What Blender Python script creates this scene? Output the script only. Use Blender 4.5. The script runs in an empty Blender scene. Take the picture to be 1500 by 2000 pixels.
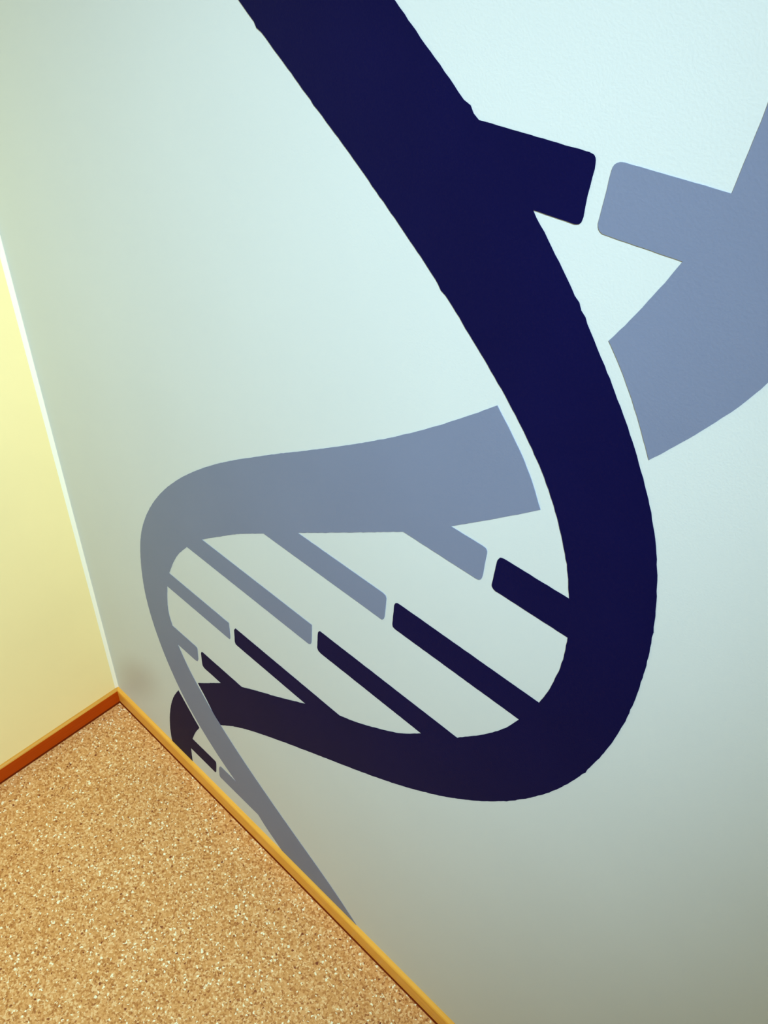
import bpy, bmesh, math, random
from mathutils import Vector, Matrix

random.seed(7)
scene = bpy.context.scene
C = scene.collection

# ---------------------------------------------------------------- camera
F_PX = 1563.56                                  # focal length in pixels of the 1500 x 2000 frame
cam_d = bpy.data.cameras.new('camera')
cam = bpy.data.objects.new('camera', cam_d)
C.objects.link(cam)
cam_d.sensor_fit = 'VERTICAL'
cam_d.sensor_height = 32.0
cam_d.lens = 32.0 * F_PX / 2000.0
cam_d.clip_start = 0.02
R = Matrix(((0.7364395856, -0.4695080245, 0.4870512824),
            (0.6743699417, 0.4523618078, -0.5836042979),
            (0.0536835023, 0.7582420522, 0.6497592414)))
cam.matrix_world = Matrix.Translation((1.17622817, -0.48812078, 1.6)) @ R.to_4x4()
scene.camera = cam

# ---------------------------------------------------------------- world, exposure
w = bpy.data.worlds.new('world')
scene.world = w
w.use_nodes = True
w.node_tree.nodes['Background'].inputs[0].default_value = (0.75, 0.9, 1.0, 1)
w.node_tree.nodes['Background'].inputs[1].default_value = 0.2
vs = scene.view_settings
vs.view_transform = 'Standard'
vs.look = 'None'
vs.gamma = 1.0
vs.use_curve_mapping = False
vs.exposure = 0.0

# added spotlight, aimed to shape the wall falloff, and an added dim fill panel
SPOT_POS = (1.72, -0.80, 2.52)
SPOT_AIM = (0.0, -0.20, 0.32)
SPOT_POWER = 250.0
SPOT_CONE = 63.0
LAMP_COLOR = (0.745, 1.0, 1.13)
PANEL_POS = (1.90, -1.90)
PANEL_SIZE = (0.60, 0.60)
PANEL_POWER = 12.0

# room: mural wall is y = 0, the yellow wall is x = 0, floor z = 0
RX, RY, RZ = 3.4, -3.2, 2.6
BH, BT = 0.0439, 0.0083                         # baseboard height, thickness

# ---------------------------------------------------------------- materials
def new_mat(name, col, rough=0.6, spec=0.5):
    m = bpy.data.materials.new(name)
    m.use_nodes = True
    nt = m.node_tree
    b = nt.nodes['Principled BSDF']
    b.inputs['Base Color'].default_value = (*col, 1)
    b.inputs['Roughness'].default_value = rough
    b.inputs['Specular IOR Level'].default_value = spec
    return m, nt, b

def node(nt, typ, **kw):
    n = nt.nodes.new(typ)
    for k, v in kw.items():
        setattr(n, k, v)
    return n

def add_bump(nt, b, scale, strength, dist=0.001, detail=3.0):
    tc = node(nt, 'ShaderNodeTexCoord')
    nz = node(nt, 'ShaderNodeTexNoise')
    nz.inputs['Scale'].default_value = scale
    nz.inputs['Detail'].default_value = detail
    bp = node(nt, 'ShaderNodeBump')
    bp.inputs['Strength'].default_value = strength
    bp.inputs['Distance'].default_value = dist
    nt.links.new(tc.outputs['Object'], nz.inputs['Vector'])
    nt.links.new(nz.outputs['Fac'], bp.inputs['Height'])
    nt.links.new(bp.outputs['Normal'], b.inputs['Normal'])
    return tc

def mottle(nt, b, tc, col, scale, amount):
    """very faint uneven paint: the base colour varies by +-amount"""
    nz = node(nt, 'ShaderNodeTexNoise')
    nz.inputs['Scale'].default_value = scale
    nz.inputs['Detail'].default_value = 4
    rp = node(nt, 'ShaderNodeValToRGB')
    rp.color_ramp.elements[0].position = 0.3
    rp.color_ramp.elements[1].position = 0.7
    rp.color_ramp.elements[0].color = (*[c * (1 - amount) for c in col], 1)
    rp.color_ramp.elements[1].color = (*[min(1, c * (1 + amount)) for c in col], 1)
    nt.links.new(tc.outputs['Object'], nz.inputs['Vector'])
    nt.links.new(nz.outputs['Fac'], rp.inputs['Fac'])
    nt.links.new(rp.outputs['Color'], b.inputs['Base Color'])
    return rp

WHITE = (0.655, 0.705, 0.72)
m_wall, nt, b = new_mat('white_wall_paint', WHITE, 0.55, 0.25)
tc = add_bump(nt, b, 520, 0.12)
rp = mottle(nt, b, tc, WHITE, 5, 0.012)
# a soft, darker brownish oval in the wall colour just above the baseboard near the corner
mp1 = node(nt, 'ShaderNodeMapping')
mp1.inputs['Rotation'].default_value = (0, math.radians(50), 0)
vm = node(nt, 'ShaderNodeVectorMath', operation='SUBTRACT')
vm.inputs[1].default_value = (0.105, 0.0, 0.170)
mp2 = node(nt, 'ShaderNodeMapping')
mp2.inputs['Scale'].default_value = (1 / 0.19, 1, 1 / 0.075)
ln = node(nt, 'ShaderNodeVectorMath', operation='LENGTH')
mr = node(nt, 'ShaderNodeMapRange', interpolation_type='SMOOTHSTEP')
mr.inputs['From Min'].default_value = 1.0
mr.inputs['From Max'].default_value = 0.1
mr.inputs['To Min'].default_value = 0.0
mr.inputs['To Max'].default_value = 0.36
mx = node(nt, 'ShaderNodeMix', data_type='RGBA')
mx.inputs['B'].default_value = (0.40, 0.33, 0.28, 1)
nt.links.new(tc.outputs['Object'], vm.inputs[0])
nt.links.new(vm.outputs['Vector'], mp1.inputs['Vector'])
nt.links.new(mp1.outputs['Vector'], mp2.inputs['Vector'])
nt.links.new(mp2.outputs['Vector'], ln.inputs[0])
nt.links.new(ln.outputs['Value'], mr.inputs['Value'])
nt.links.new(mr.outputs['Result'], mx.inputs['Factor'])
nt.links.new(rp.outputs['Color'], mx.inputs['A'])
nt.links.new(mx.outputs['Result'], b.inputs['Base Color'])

YEL = (0.98, 0.80, 0.385)
m_yellow, nt, b = new_mat('yellow_wall_paint', YEL, 0.6, 0.3)
tc = add_bump(nt, b, 420, 0.10)
mottle(nt, b, tc, YEL, 4, 0.02)

m_ceil, nt, b = new_mat('ceiling_paint', (0.82, 0.82, 0.81), 0.8, 0.2)
m_strip, nt, b = new_mat('off_white_strip', (0.97, 0.93, 0.74), 0.5, 0.4)

NAVY = (0.0046, 0.0042, 0.046)
m_navy, nt, b = new_mat('navy_paint', NAVY, 0.45, 0.035)
tc = add_bump(nt, b, 520, 0.16)
mottle(nt, b, tc, NAVY, 9, 0.06)
BLUE = (0.196, 0.229, 0.350)
m_blue, nt, b = new_mat('pale_blue_paint', BLUE, 0.5, 0.2)
tc = add_bump(nt, b, 520, 0.12)
mottle(nt, b, tc, BLUE, 9, 0.02)

# oak strip: fine grain along the length
def wood_mat(name, axis, dark, light, spec=0.3):
    m, nt, b = new_mat(name, (0.5, 0.25, 0.05), 0.4, spec)
    tc = node(nt, 'ShaderNodeTexCoord')
    mp = node(nt, 'ShaderNodeMapping')
    sc = [260, 260, 260]
    sc[axis] = 7
    mp.inputs['Scale'].default_value = sc
    nz = node(nt, 'ShaderNodeTexNoise')
    nz.inputs['Scale'].default_value = 1
    nz.inputs['Detail'].default_value = 4
    rp = node(nt, 'ShaderNodeValToRGB')
    rp.color_ramp.elements[0].position = 0.3
    rp.color_ramp.elements[1].position = 0.72
    rp.color_ramp.elements[0].color = (*dark, 1)
    rp.color_ramp.elements[1].color = (*light, 1)
    nt.links.new(tc.outputs['Object'], mp.inputs['Vector'])
    nt.links.new(mp.outputs['Vector'], nz.inputs['Vector'])
    nt.links.new(nz.outputs['Fac'], rp.inputs['Fac'])
    nt.links.new(rp.outputs['Color'], b.inputs['Base Color'])
    return m
m_wood_x = wood_mat('oak_strip', 0, (0.80, 0.37, 0.042), (0.92, 0.46, 0.068))
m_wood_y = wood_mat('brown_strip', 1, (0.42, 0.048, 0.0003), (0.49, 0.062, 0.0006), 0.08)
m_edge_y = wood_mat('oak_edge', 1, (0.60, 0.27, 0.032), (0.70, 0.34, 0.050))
m_joint, nt, b = new_mat('dark_joint', (0.16, 0.018, 0.001), 0.6, 0.1)

# speckled sheet vinyl: two layers of small chips, a few dark and white ones
m_floor, nt, b = new_mat('speckled_vinyl', (0.5, 0.34, 0.14), 0.5, 0.4)
tc = node(nt, 'ShaderNodeTexCoord')
wp = node(nt, 'ShaderNodeTexNoise')
wp.inputs['Scale'].default_value = 260
wp.inputs['Detail'].default_value = 1
ws = node(nt, 'ShaderNodeVectorMath', operation='SCALE')
ws.inputs['Scale'].default_value = 0.005
wa = node(nt, 'ShaderNodeVectorMath', operation='ADD')
nt.links.new(tc.outputs['Object'], wp.inputs['Vector'])
nt.links.new(wp.outputs['Color'], ws.inputs[0])
nt.links.new(tc.outputs['Object'], wa.inputs[0])
nt.links.new(ws.outputs['Vector'], wa.inputs[1])
def chips(scale, stops):
    v = node(nt, 'ShaderNodeTexVoronoi', feature='F1')
    v.inputs['Scale'].default_value = scale
    nt.links.new(wa.outputs['Vector'], v.inputs['Vector'])
    sp = node(nt, 'ShaderNodeSeparateColor')
    nt.links.new(v.outputs['Color'], sp.inputs['Color'])
    r = node(nt, 'ShaderNodeValToRGB')
    r.color_ramp.interpolation = 'CONSTANT'
    while len(r.color_ramp.elements) < len(stops):
        r.color_ramp.elements.new(0.5)
    for e, (p, c) in zip(r.color_ramp.elements, stops):
        e.position = p
        e.color = (*c, 1)
    nt.links.new(sp.outputs['Red'], r.inputs['Fac'])
    return v, sp, r
v1, s1, r1 = chips(330, [(0.0, (0.36, 0.125, 0.026)), (0.05, (0.48, 0.195, 0.046)), (0.24, (0.62, 0.295, 0.085)),
                         (0.55, (0.71, 0.365, 0.128)), (0.80, (0.82, 0.51, 0.225)), (0.965, (0.95, 0.86, 0.58))])
v2, s2, r2 = chips(120, [(0.0, (0.20, 0.045, 0.008)), (0.3, (0.26, 0.075, 0.015)), (0.60, (0.9, 0.82, 0.55))])
# only few of the coarse chips show, and each as a small dot in its cell
lt = node(nt, 'ShaderNodeMath', operation='LESS_THAN')
lt.inputs[1].default_value = 0.13
ld = node(nt, 'ShaderNodeMath', operation='LESS_THAN')
ld.inputs[1].default_value = 0.27
mu = node(nt, 'ShaderNodeMath', operation='MULTIPLY')
nt.links.new(s2.outputs['Green'], lt.inputs[0])
nt.links.new(v2.outputs['Distance'], ld.inputs[0])
nt.links.new(lt.outputs[0], mu.inputs[0])
nt.links.new(ld.outputs[0], mu.inputs[1])
mxf = node(nt, 'ShaderNodeMix', data_type='RGBA')
nt.links.new(mu.outputs[0], mxf.inputs['Factor'])
nt.links.new(r1.outputs['Color'], mxf.inputs['A'])
nt.links.new(r2.outputs['Color'], mxf.inputs['B'])
nt.links.new(mxf.outputs['Result'], b.inputs['Base Color'])
bp = node(nt, 'ShaderNodeBump')
bp.inputs['Strength'].default_value = 0.05
bp.inputs['Distance'].default_value = 0.001
nt.links.new(v1.outputs['Distance'], bp.inputs['Height'])
nt.links.new(bp.outputs['Normal'], b.inputs['Normal'])

m_alu, nt, b = new_mat('white_lamp_frame', (0.8, 0.8, 0.8), 0.4, 0.5)
m_diff, nt, b = new_mat('lamp_diffuser', (0.9, 0.9, 0.9), 0.5, 0.3)
b.inputs['Emission Color'].default_value = (*LAMP_COLOR, 1)
b.inputs['Emission Strength'].default_value = 1.5

# ---------------------------------------------------------------- mesh helpers
def mesh_obj(name, bm, mat, parent=None, smooth=False):
    me = bpy.data.meshes.new(name)
    bmesh.ops.recalc_face_normals(bm, faces=bm.faces[:])
    bm.to_mesh(me)
    bm.free()
    me.materials.append(mat)
    if smooth:
        for p in me.polygons:
            p.use_smooth = True
    o = bpy.data.objects.new(name, me)
    C.objects.link(o)
    if parent:
        o.parent = parent
        o.matrix_parent_inverse = parent.matrix_world.inverted()
    return o

def box(bm, lo, hi):
    r = bmesh.ops.create_cube(bm, size=1)
    for v in r['verts']:
        v.co = Vector([lo[i] + (v.co[i] + 0.5) * (hi[i] - lo[i]) for i in range(3)])
    return r['verts']

def structure(name, bm, mat, label, cat, smooth=False):
    o = mesh_obj(name, bm, mat, smooth=smooth)
    o['kind'] = 'structure'
    o['label'] = label
    o['category'] = cat
    return o

# ---------------------------------------------------------------- room shell
T = 0.12
def shell(name, lo, hi, mat, label, cat):
    bm = bmesh.new()
    box(bm, lo, hi)
    return structure(name, bm, mat, label, cat)
shell('floor', (-T, RY - T, -T), (RX + T, T, 0), m_floor, 'tan speckled sheet vinyl floor with small dark and pale chips', 'floor')
shell('wall_right', (0, 0, 0), (RX + T, T, RZ), m_wall, 'white painted wall that carries the DNA mural', 'wall')
shell('wall_left', (-T, RY - T, 0), (0, T, RZ), m_yellow, 'pale yellow painted wall at the left of the corner', 'wall')
shell('wall_front', (0, RY - T, 0), (RX + T, RY, RZ), m_yellow, 'pale yellow wall behind the viewer', 'wall')
shell('wall_back', (RX, RY, 0), (RX + T, 0, RZ), m_yellow, 'pale yellow wall at the far right end of the room', 'wall')
shell('ceiling', (-T, RY - T, RZ), (RX + T, T, RZ + T), m_ceil, 'plain white ceiling above the room corner', 'ceiling')

# baseboards: rounded top edge, small shadow groove at the floor, mitred in the corner
PROFILE = [(0, 0), (BT - 0.0035, 0), (BT - 0.0035, 0.0020), (BT - 0.0006, 0.0024), (BT, 0.0032), (BT, BH - 0.0060),
           (BT - 0.0006, BH - 0.0036), (BT - 0.0020, BH - 0.0016), (BT - 0.0040, BH - 0.0004), (BT - 0.0060, BH), (0, BH)]
def baseboard(name, axis, length, mat, label):
    bm = bmesh.new()
    rings = []
    for k in range(2):
        ring = []
        for d, z in PROFILE:
            s = (d if k == 0 else length)                 # mitre: starts d away from the corner
            p = (s, -d, z) if axis == 0 else (d, -s, z)
            ring.append(bm.verts.new(p))
        rings.append(ring)
    n = len(PROFILE)
    for i in range(n):
        j = (i + 1) % n
        bm.faces.new((rings[0][i], rings[0][j], rings[1][j], rings[1][i]))
    for r in rings:
        bm.faces.new(r)
    o = structure(name, bm, mat, label, 'baseboard')
    for p in o.data.polygons:
        p.use_smooth = False
    return o
br = baseboard('baseboard_right', 0, RX, m_wood_x, 'slim oak coloured baseboard under the DNA mural')
bl = baseboard('baseboard_left', 1, -RY, m_wood_y, 'slim dark brown baseboard under the yellow wall')

# the left strip has a lighter oak top edge above its brown face
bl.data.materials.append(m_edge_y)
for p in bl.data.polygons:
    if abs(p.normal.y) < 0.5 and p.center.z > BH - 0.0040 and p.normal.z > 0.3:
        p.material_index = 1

# dark joint between strip and floor
def joint(axis, length, parent):
    bm = bmesh.new()
    jw, jh = 0.0022, 0.0009
    ring = []
    for k in range(2):
        r = []
        for d, z in ((BT - 0.003, 0.0), (BT + jw, 0.0), (BT + jw * 0.7, jh), (BT - 0.003, jh)):
            q = d if k == 0 else length
            r.append(bm.verts.new((q, -d, z) if axis == 0 else (d, -q, z)))
        ring.append(r)
    for i in range(4):
        bm.faces.new((ring[0][i], ring[0][(i + 1) % 4], ring[1][(i + 1) % 4], ring[1][i]))
    for r in ring:
        bm.faces.new(r)
    o = mesh_obj('joint_line', bm, m_joint, parent)
    o['label'] = 'dark brown joint line along the floor'
joint(0, RX, br)
joint(1, -RY, bl)

# thin raised off-white strip in the vertical corner between the two walls
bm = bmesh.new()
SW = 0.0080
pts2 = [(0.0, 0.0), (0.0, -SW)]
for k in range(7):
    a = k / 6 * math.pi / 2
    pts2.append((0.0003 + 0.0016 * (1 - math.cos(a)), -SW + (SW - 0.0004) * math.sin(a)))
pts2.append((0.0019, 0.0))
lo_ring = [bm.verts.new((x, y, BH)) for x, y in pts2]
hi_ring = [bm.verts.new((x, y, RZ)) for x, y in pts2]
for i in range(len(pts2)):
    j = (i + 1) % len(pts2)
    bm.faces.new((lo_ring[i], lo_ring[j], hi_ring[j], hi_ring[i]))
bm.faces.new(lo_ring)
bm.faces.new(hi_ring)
structure('trim_1', bm, m_strip, 'thin off-white strip up the corner of the walls', 'trim')

# ---------------------------------------------------------------- the DNA mural
# outlines on the wall in millimetres: (distance from the corner, height above the floor, 1 = sharp corner)
OUTLINES = {
    'navy_main': [(338,1700,1),(392,1640,0),(478,1560,0),(577.7,1486.5,0),(599.5,1471.3,0),(619,1458.1,0),(665.6,1426.6,0),(707,1398.6,0),(737.7,1377,0),(788.3,1339.7,0),(813.7,1319.7,0),(836.8,1300.5,0),(850.4,1288.9,0),(863.2,1277.7,0),(879.5,1263.2,0),(893.6,1250,0),(915.5,1227.5,0),(934.7,1204.3,0),(947.8,1185.4,0),(960.4,1163.8,0),(971.3,1141.7,0),(979.4,1121.7,0),(988.7,1091.6,1),(997.6,1047.3,1),(999,1032.2,0),(999.5,1017.9,0),(998.9,999.4,0),(996.7,976.8,0),(993.7,959,0),(989.2,940.3,1),(973.6,896.2,1),(958.8,863.7,0),(937.7,831.5,0),(905.4,790.6,1),(855,746.8,1),(823.4,714.2,0),(783.9,684.7,0),(746.9,660.5,0),(713.5,643.2,1),(644,602.5,1),(580.1,558.4,0),(529.1,525.3,0),(486.8,496.9,1),(427.8,452.3,1),(352.3,382.4,1),(373.6,353.1,0),(391,325.6,0),(409.1,308.2,1),(445.2,342,0),(481.9,371.7,0),(519.6,398.8,0),(580.4,439.1,0),(645.4,480.3,0),(702.4,515.6,0),(765.3,555,0),(821.7,592.7,0),(875.7,633.7,0),(915,668.4,0),(948,702,0),(975.9,734.8,0),(1000.6,769.3,0),(1021.2,804.2,0),(1037.5,838,0),(1046.8,861.5,0),(1055.7,890,0),(1062.6,918.7,0),(1068.2,950.4,0),(1071,975.3,0),(1072.7,1005.1,0),(1072.6,1033.6,0),(1070.8,1066,0),(1067.1,1097.8,0),(1061.9,1127.1,0),(1054.8,1156.3,0),(1047,1180.6,0),(1038.1,1202.7,0),(1028,1223.1,0),(1013.8,1247.7,0),(1000.4,1268.1,0),(988,1285.4,0),(973.9,1303.8,0),(964.2,1315.8,0),(951.6,1331.1,0),(940.5,1344.2,0),(933.3,1352.4,0),(920.9,1366.1,0),(907.7,1380,0),(896.1,1391.6,0),(883.9,1404,1),(829.1,1450,1),(819.3,1456.5,0),(804.3,1467.2,0),(781.6,1483.6,0),(766.9,1494.1,0),(746,1509.2,0),(662,1572,0),(576,1644,0),(526,1700,1)],
    'navy_main_r0': [(829.1,1450,1),(881.8,1450,0),(915.3,1450,1),(919.2,1449.9,0),(921.7,1448.9,0),(923.1,1446.4,0),(923.7,1441.2,1),(922.7,1424.2,0),(923.1,1410.2,1),(922.4,1406.6,0),(919.7,1404.5,0),(915.8,1404,1),(883.9,1404,1)],
    'navy_main_r1': [(988.7,1091.6,1),(965.7,1091.6,0),(919.3,1091.6,1),(915.9,1091.2,0),(913.2,1090,0),(911.5,1086.2,0),(911,1082.5,1),(910.4,1055.4,1),(911,1050.2,0),(914.9,1047.4,0),(917.9,1047.3,1),(954.4,1047.3,0),(997.6,1047.3,1)],
    'navy_main_r2': [(989.2,940.3,1),(802.9,940.3,1),(798.4,940.1,0),(795.5,937.8,0),(793.9,933.3,1),(793.7,902.8,1),(794.9,897.6,0),(799.8,896.2,1),(883,896.2,0),(973.6,896.2,1)],
    'navy_main_r3': [(905.4,790.6,1),(788.3,790.6,0),(676.6,790.6,1),(673.2,790.2,0),(670.3,785.3,0),(669.8,780.7,1),(668.8,753.7,1),(670.8,748.9,0),(676.7,746.8,1),(729.9,746.8,0),(809.3,746.8,0),(855,746.8,1)],
    'navy_main_r4': [(713.5,643.2,1),(614.6,643.2,0),(489.7,643.2,1),(486,642.9,0),(482.3,636.8,1),(481.2,609.1,1),(483.1,603.2,0),(489.2,602.5,1),(551.8,602.5,0),(644,602.5,1)],
    'navy_main_r5': [(486.8,496.9,1),(440,496.9,0),(384.3,496.9,1),(380.7,496.2,0),(377.5,489.4,1),(376.7,464.8,1),(377.5,455.5,0),(381.9,452.3,1),(403.5,452.3,0),(427.8,452.3,1)],
    'navy_tail': [(275.4,288.4,1),(256.4,253.6,0),(241.2,218.4,0),(227.7,177.4,0),(217.5,134.5,0),(211.2,94.6,0),(208.6,60.7,0),(208.5,44.4,1),(280.6,44.4,1),(281.7,65.2,0),(283.8,97.3,1),(296.7,144.5,1),(303.5,161.5,0),(315.6,189.4,0),(331,218.5,1),(317.7,233.8,0),(296.1,261.8,0)],
    'navy_tail_r0': [(296.7,144.5,1),(370.4,144.5,1),(372.7,142.3,0),(369.3,105.3,1),(365.6,97.3,0),(360.4,97.3,1),(283.8,97.3,1)],
    'blue_upper': [(948,1700,1),(976,1648,0),(998,1600,0),(1012,1548,0),(1016.3,1496.9,0),(1015.5,1484.3,0),(1014.1,1469,0),(1012.9,1450,1),(996.9,1404,1),(989.9,1387.9,0),(982.7,1372.9,0),(974,1355.5,0),(962.7,1335.1,1),(973.1,1323.5,0),(983.8,1310.1,0),(994.9,1294.5,0),(1005.4,1278.5,0),(1016.5,1260.1,1),(1031.4,1280.6,0),(1044.2,1299.6,0),(1054.1,1315.5,0),(1061.1,1327.9,0),(1067.5,1340.5,0),(1071.9,1350.1,0),(1084,1400,0),(1089,1450,0),(1090,1500,0),(1086,1550,0),(1076,1610,0),(1060,1660,0),(1044,1700,1)],
    'blue_upper_r0': [(1012.9,1450,1),(983.9,1450,0),(943.4,1450,1),(939.6,1449.5,0),(936.6,1447.2,0),(935.6,1443.9,1),(935.2,1426.3,0),(934.6,1409.6,1),(935.9,1406.2,0),(939.2,1404,1),(958.7,1404,0),(996.9,1404,1)],
    'blue_main': [(882.5,1243,1),(898.1,1226.6,0),(914.1,1208.9,0),(927.8,1190.1,0),(941.8,1166.5,1),(904.6,1133.9,0),(854.1,1091.6,1),(797,1047.3,1),(734.1,1005.5,0),(694.3,979.3,0),(634.8,940.3,1),(568.8,896.2,1),(511.4,857.6,0),(471.5,827.1,0),(424.9,790.6,1),(381.9,746.8,1),(352.8,710.5,0),(333.2,677.6,0),(316.3,643.2,1),(302.5,602.5,1),(294.4,559.9,0),(291.8,525,0),(296.9,496.9,1),(304,452.3,1),(324.5,410.8,0),(345.4,379,0),(380.4,336,0),(410.7,305,0),(445.2,274.7,0),(489.1,240.7,0),(540.3,204.4,0),(584.4,174.9,0),(630.5,145.8,0),(676.2,117,0),(716.7,89.1,0),(757.5,57,0),(773,44.4,1),(567,44.4,1),(558.7,50.7,0),(545.5,59.7,0),(520.6,77.6,0),(499.7,97.3,1),(437.7,144.5,1),(408.3,163.6,0),(376.6,188.3,0),(334.8,228.8,0),(304.9,265.2,0),(281.6,301.8,0),(257.2,353.4,0),(240.9,400.3,0),(229.5,447,0),(223.2,490.3,0),(221.5,534.5,0),(225.7,589.6,0),(236.2,647,0),(244.4,675.7,0),(254.5,701.7,0),(277.2,746.1,0),(312.2,798.8,0),(356.3,851.2,0),(405.3,899.2,0),(461.9,946.2,0),(511.1,982.1,0),(591.6,1035.4,0),(655.3,1075.8,0),(716.3,1115.2,0),(762.2,1146.5,0),(798.1,1172.9,0),(827.3,1195.9,0),(856.2,1220,0)],
    'blue_main_r1': [(854.1,1091.6,1),(892.6,1091.6,1),(896.3,1091.1,0),(898.6,1088,0),(898.7,1082.1,1),(898.6,1056,1),(897.6,1050.4,0),(894.9,1047.7,0),(890.6,1047.3,1),(846.5,1047.3,0),(797,1047.3,1)],
    'blue_main_r2': [(634.8,940.3,1),(680.3,940.3,0),(775,940.3,1),(779.8,939.3,0),(781.7,934.9,1),(781.3,907.9,1),(780.3,900,0),(777.3,896.2,0),(773.2,896.2,1),(707.2,896.2,0),(644,896.2,0),(568.8,896.2,1)],
    'blue_main_r3': [(424.9,790.6,1),(498,790.6,0),(563.8,790.6,0),(651.2,790.6,1),(656.1,790.6,0),(658.5,790.6,1),(657.8,759.3,1),(656.3,750.5,0),(651.7,746.8,1),(507.1,746.8,0),(381.9,746.8,1)],
    'blue_main_r4': [(316.3,643.2,1),(363.3,643.2,0),(463.9,643.2,1),(468.8,643.2,0),(470.2,643.2,1),(470.1,610.9,1),(468.6,603.5,0),(463.9,602.5,1),(302.5,602.5,1)],
    'blue_main_r5': [(296.9,496.9,1),(362.8,496.9,1),(367.1,495.6,0),(367.5,489,1),(365.7,463.6,1),(362.1,454.8,0),(355.7,452.3,1),(304,452.3,1)],
    'blue_main_r6': [(437.7,144.5,1),(389.5,144.5,1),(385.1,140.4,0),(381.2,128.4,1),(379.7,103.8,1),(382.2,97.3,0),(387.1,97.3,1),(436.1,97.3,0),(486.8,97.3,0),(499.7,97.3,1)],
}

FILM = 0.0006                                    # thickness of the paint film

def spline(pts, step=5.0):
    """closed outline: centripetal Catmull-Rom between the sharp corners"""
    n = len(pts)
    corners = [i for i in range(n) if pts[i][2]]
    out = []
    for a, b in zip(corners, corners[1:] + [corners[0] + n]):
        seg = [Vector(pts[i % n][:2]) for i in range(a, b + 1)]
        if len(seg) == 2:
            d = (seg[1] - seg[0]).length
            k = max(1, int(d / step))
            out += [(seg[0].lerp(seg[1], i / k), i == 0) for i in range(k)]
            continue
        ext = [seg[0] * 2 - seg[1]] + seg + [seg[-1] * 2 - seg[-2]]
        for i in range(1, len(ext) - 2):
            p0, p1, p2, p3 = ext[i - 1:i + 3]
            t0 = 0.0
            t1 = t0 + max(1e-4, (p1 - p0).length) ** 0.5
            t2 = t1 + max(1e-4, (p2 - p1).length) ** 0.5
            t3 = t2 + max(1e-4, (p3 - p2).length) ** 0.5
            k = max(2, int((p2 - p1).length / step))
            for q in range(k):
                t = t1 + (t2 - t1) * q / k
                a1 = p0 * ((t1 - t) / (t1 - t0)) + p1 * ((t - t0) / (t1 - t0))
                a2 = p1 * ((t2 - t) / (t2 - t1)) + p2 * ((t - t1) / (t2 - t1))
                a3 = p2 * ((t3 - t) / (t3 - t2)) + p3 * ((t - t2) / (t3 - t2))
                b1 = a1 * ((t2 - t) / (t2 - t0)) + a2 * ((t - t0) / (t2 - t0))
                b2 = a2 * ((t3 - t) / (t3 - t1)) + a3 * ((t - t1) / (t3 - t1))
                out.append((b1 * ((t2 - t) / (t2 - t1)) + b2 * ((t - t1) / (t2 - t1)), i == 1 and q == 0))
    return out

def painted(name, key, mat, parent, rough, roots=(), bumps=()):
    """a raised film of paint on the wall with a slightly ragged edge; roots = edges shared with another piece"""
    pts = spline(OUTLINES[key])
    co = []
    for p, sharp in pts:
        q = p.copy()
        if not sharp and not any(near_segment(p, r) for r in roots) and p.y > 46:
            q += Vector((random.gauss(0, rough), random.gauss(0, rough)))
        for bx, bz, dx, dz in bumps:
            if (p - Vector((bx, bz))).length < 2.6:
                q += Vector((dx, dz))
        co.append(q)
    bm = bmesh.new()
    front = [bm.verts.new((p.x / 1000, -FILM, p.y / 1000)) for p in co]
    back = [bm.verts.new((p.x / 1000, -0.0001, p.y / 1000)) for p in co]
    n = len(co)
    f1 = bm.faces.new(front)
    f2 = bm.faces.new(list(reversed(back)))
    for i in range(n):
        j = (i + 1) % n
        bm.faces.new((front[j], front[i], back[i], back[j]))
    bm.normal_update()
    bmesh.ops.triangulate(bm, faces=[f1, f2], ngon_method='EAR_CLIP')
    return mesh_obj(name, bm, mat, parent)

def near_segment(p, s):
    a, b = Vector(s[0]), Vector(s[1])
    d = b - a
    t = max(0, min(1, (p - a).dot(d) / d.length_squared))
    return (p - (a + d * t)).length < 0.3

def root_of(key):
    """the edge by which a rung joins its strand: last to first point of its outline"""
    o = OUTLINES[key]
    return (o[0][:2], o[-1][:2])

mural = bpy.data.objects.new('dna_mural', None)
C.objects.link(mural)
mural.location = (0.62, 0.0, BH)
mural.empty_display_size = 0.1
bpy.context.view_layer.update()
mural['label'] = 'navy and pale blue DNA double helix mural painted on the white wall'
mural['category'] = 'mural'

def strand(name, key, mat, rough, label, bumps=()):
    rungs = [k for k in OUTLINES if k.startswith(key + '_r')]
    roots = [root_of(k) for k in rungs]
    s = painted(name, key, mat, mural, rough, roots, bumps)
    s['label'] = label
    for k in rungs:
        painted('rung', k, mat, s, rough * 0.6, [root_of(k)])
    return s

strand('navy_strand', 'navy_main', m_navy, 0.17, 'wide navy strand curving down in front of the pale one',
       bumps=[(599.5, 1471.3, -1.5, -1.2), (821.0, 1456.0, 1.6, 1.4), (936.5, 1202, -1.2, -0.6), (813.7, 1319.7, -1.0, -0.8),
              (667, 1425.5, -0.9, -0.6), (933.3, 1352.4, 0.9, 0.9), (941, 1343, 0.8, 0.8), (1055.7, 890.0, 0.8, -0.6)])
strand('navy_strand', 'navy_tail', m_navy, 0.12, 'short navy end by the baseboard, cut off by the pale strand')
strand('pale_blue_strand', 'blue_upper', m_blue, 0.12, 'pale blue strand at the right, broken off before the navy one')
strand('pale_blue_strand', 'blue_main', m_blue, 0.12, 'pale blue strand looping left and down to the baseboard')

# ---------------------------------------------------------------- added ceiling lamps (unseen above the frame, one shapes the light, one fills)
def aim(o, target):
    d = Vector(target) - o.location
    o.rotation_euler = d.to_track_quat('-Z', 'Y').to_euler()

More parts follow.
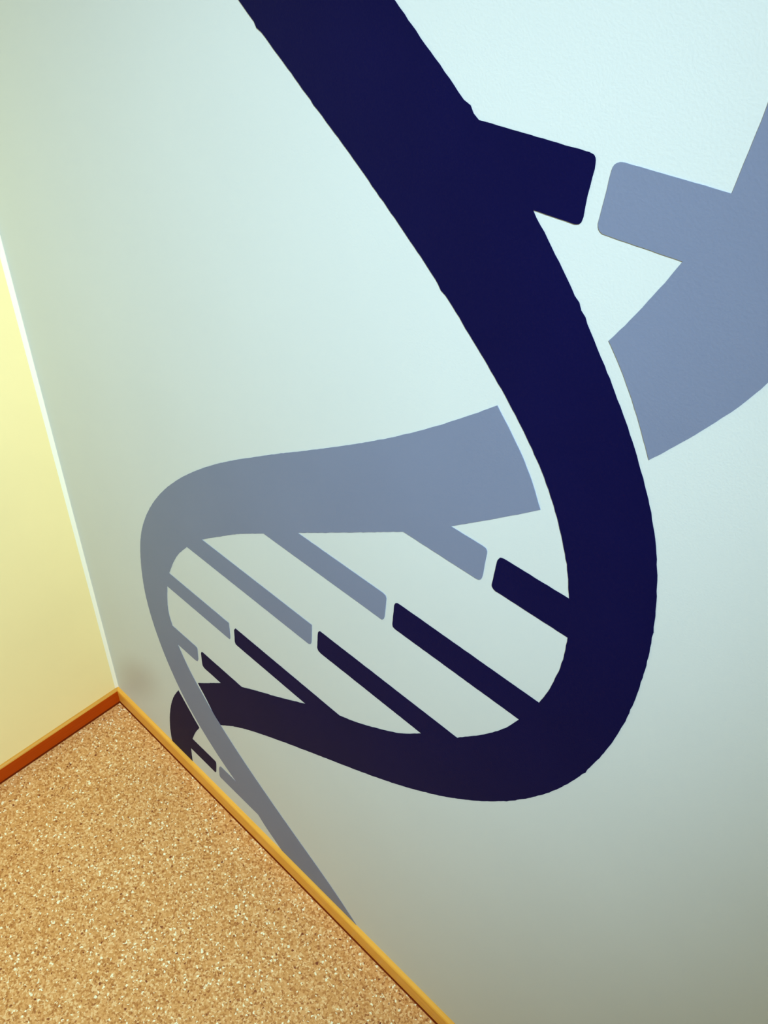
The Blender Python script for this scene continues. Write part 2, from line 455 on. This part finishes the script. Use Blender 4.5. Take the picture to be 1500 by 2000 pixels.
def tube(bm, a, b, r0, r1, r2, n=32):
    """ring-shaped can between two points: outer radius r0, inner r1, closed back of radius r2"""
    a, b = Vector(a), Vector(b)
    q = (b - a).to_track_quat('Z', 'Y').to_matrix()
    rings = []
    for c, r in ((a, r0), (b, r0), (b, r1), (b.lerp(a, 0.25), r2)):
        rings.append([bm.verts.new(c + q @ Vector((r * math.cos(k * 2 * math.pi / n), r * math.sin(k * 2 * math.pi / n), 0))) for k in range(n)])
    for u, v in zip(rings, rings[1:]):
        for k in range(n):
            bm.faces.new((u[k], u[(k + 1) % n], v[(k + 1) % n], v[k]))
    bm.faces.new(list(reversed(rings[0])))
    bm.faces.new(rings[-1])

spot = bpy.data.objects.new('added_spotlight', None)
C.objects.link(spot)
spot.location = (SPOT_POS[0], SPOT_POS[1], RZ)
bpy.context.view_layer.update()
spot['label'] = 'added unseen ceiling spotlight that shapes the light on the room corner'
spot['category'] = 'lamp'
sp = Vector(SPOT_POS)
dirn = (Vector(SPOT_AIM) - sp).normalized()
bm = bmesh.new()
tube(bm, (sp.x, sp.y, RZ), (sp.x, sp.y, RZ - 0.018), 0.055, 0.050, 0.045)
mesh_obj('ceiling_rose', bm, m_alu, spot)
bm = bmesh.new()
tube(bm, (sp.x, sp.y, RZ - 0.016), (sp.x, sp.y, RZ - 0.050), 0.008, 0.007, 0.006, 12)
mesh_obj('stem', bm, m_alu, spot)
bm = bmesh.new()
tube(bm, sp - dirn * 0.045, sp + dirn * 0.045, 0.042, 0.038, 0.036)
mesh_obj('lamp_head', bm, m_alu, spot)
bm = bmesh.new()
tube(bm, sp + dirn * 0.026, sp + dirn * 0.031, 0.0355, 0.034, 0.033)
mesh_obj('lens', bm, m_diff, spot)
sl = bpy.data.lights.new('spot_light', 'SPOT')
sl.energy = SPOT_POWER
sl.color = LAMP_COLOR
sl.spot_size = math.radians(SPOT_CONE)
sl.spot_blend = 1.0
sl.shadow_soft_size = 0.035
so = bpy.data.objects.new('spot_light', sl)
C.objects.link(so)
so.location = sp + dirn * 0.085
aim(so, SPOT_AIM)

lamp = bpy.data.objects.new('added_fill_panel', None)
C.objects.link(lamp)
x0, y0 = PANEL_POS
lamp.location = (x0, y0, RZ)
bpy.context.view_layer.update()
lamp['label'] = 'added unseen square ceiling panel that gives fill light to the room'
lamp['category'] = 'lamp'
hx, hy = PANEL_SIZE[0] / 2, PANEL_SIZE[1] / 2
bm = bmesh.new()
e = 0.02
for lo, hi in (((x0 - hx - e, y0 - hy - e, RZ - 0.045), (x0 - hx, y0 + hy + e, RZ)), ((x0 + hx, y0 - hy - e, RZ - 0.045), (x0 + hx + e, y0 + hy + e, RZ)),
               ((x0 - hx, y0 - hy - e, RZ - 0.045), (x0 + hx, y0 - hy, RZ)), ((x0 - hx, y0 + hy, RZ - 0.045), (x0 + hx, y0 + hy + e, RZ))):
    box(bm, lo, hi)
mesh_obj('frame', bm, m_alu, lamp)
bm = bmesh.new()
box(bm, (x0 - hx, y0 - hy, RZ - 0.035), (x0 + hx, y0 + hy, RZ - 0.030))
mesh_obj('diffuser', bm, m_diff, lamp)
ld_ = bpy.data.lights.new('panel_fill_light', 'AREA')
ld_.shape = 'RECTANGLE'
ld_.size, ld_.size_y = PANEL_SIZE
ld_.energy = PANEL_POWER
ld_.color = LAMP_COLOR
lo_ = bpy.data.objects.new('panel_fill_light', ld_)
C.objects.link(lo_)
lo_.location = (x0, y0, RZ - 0.05)
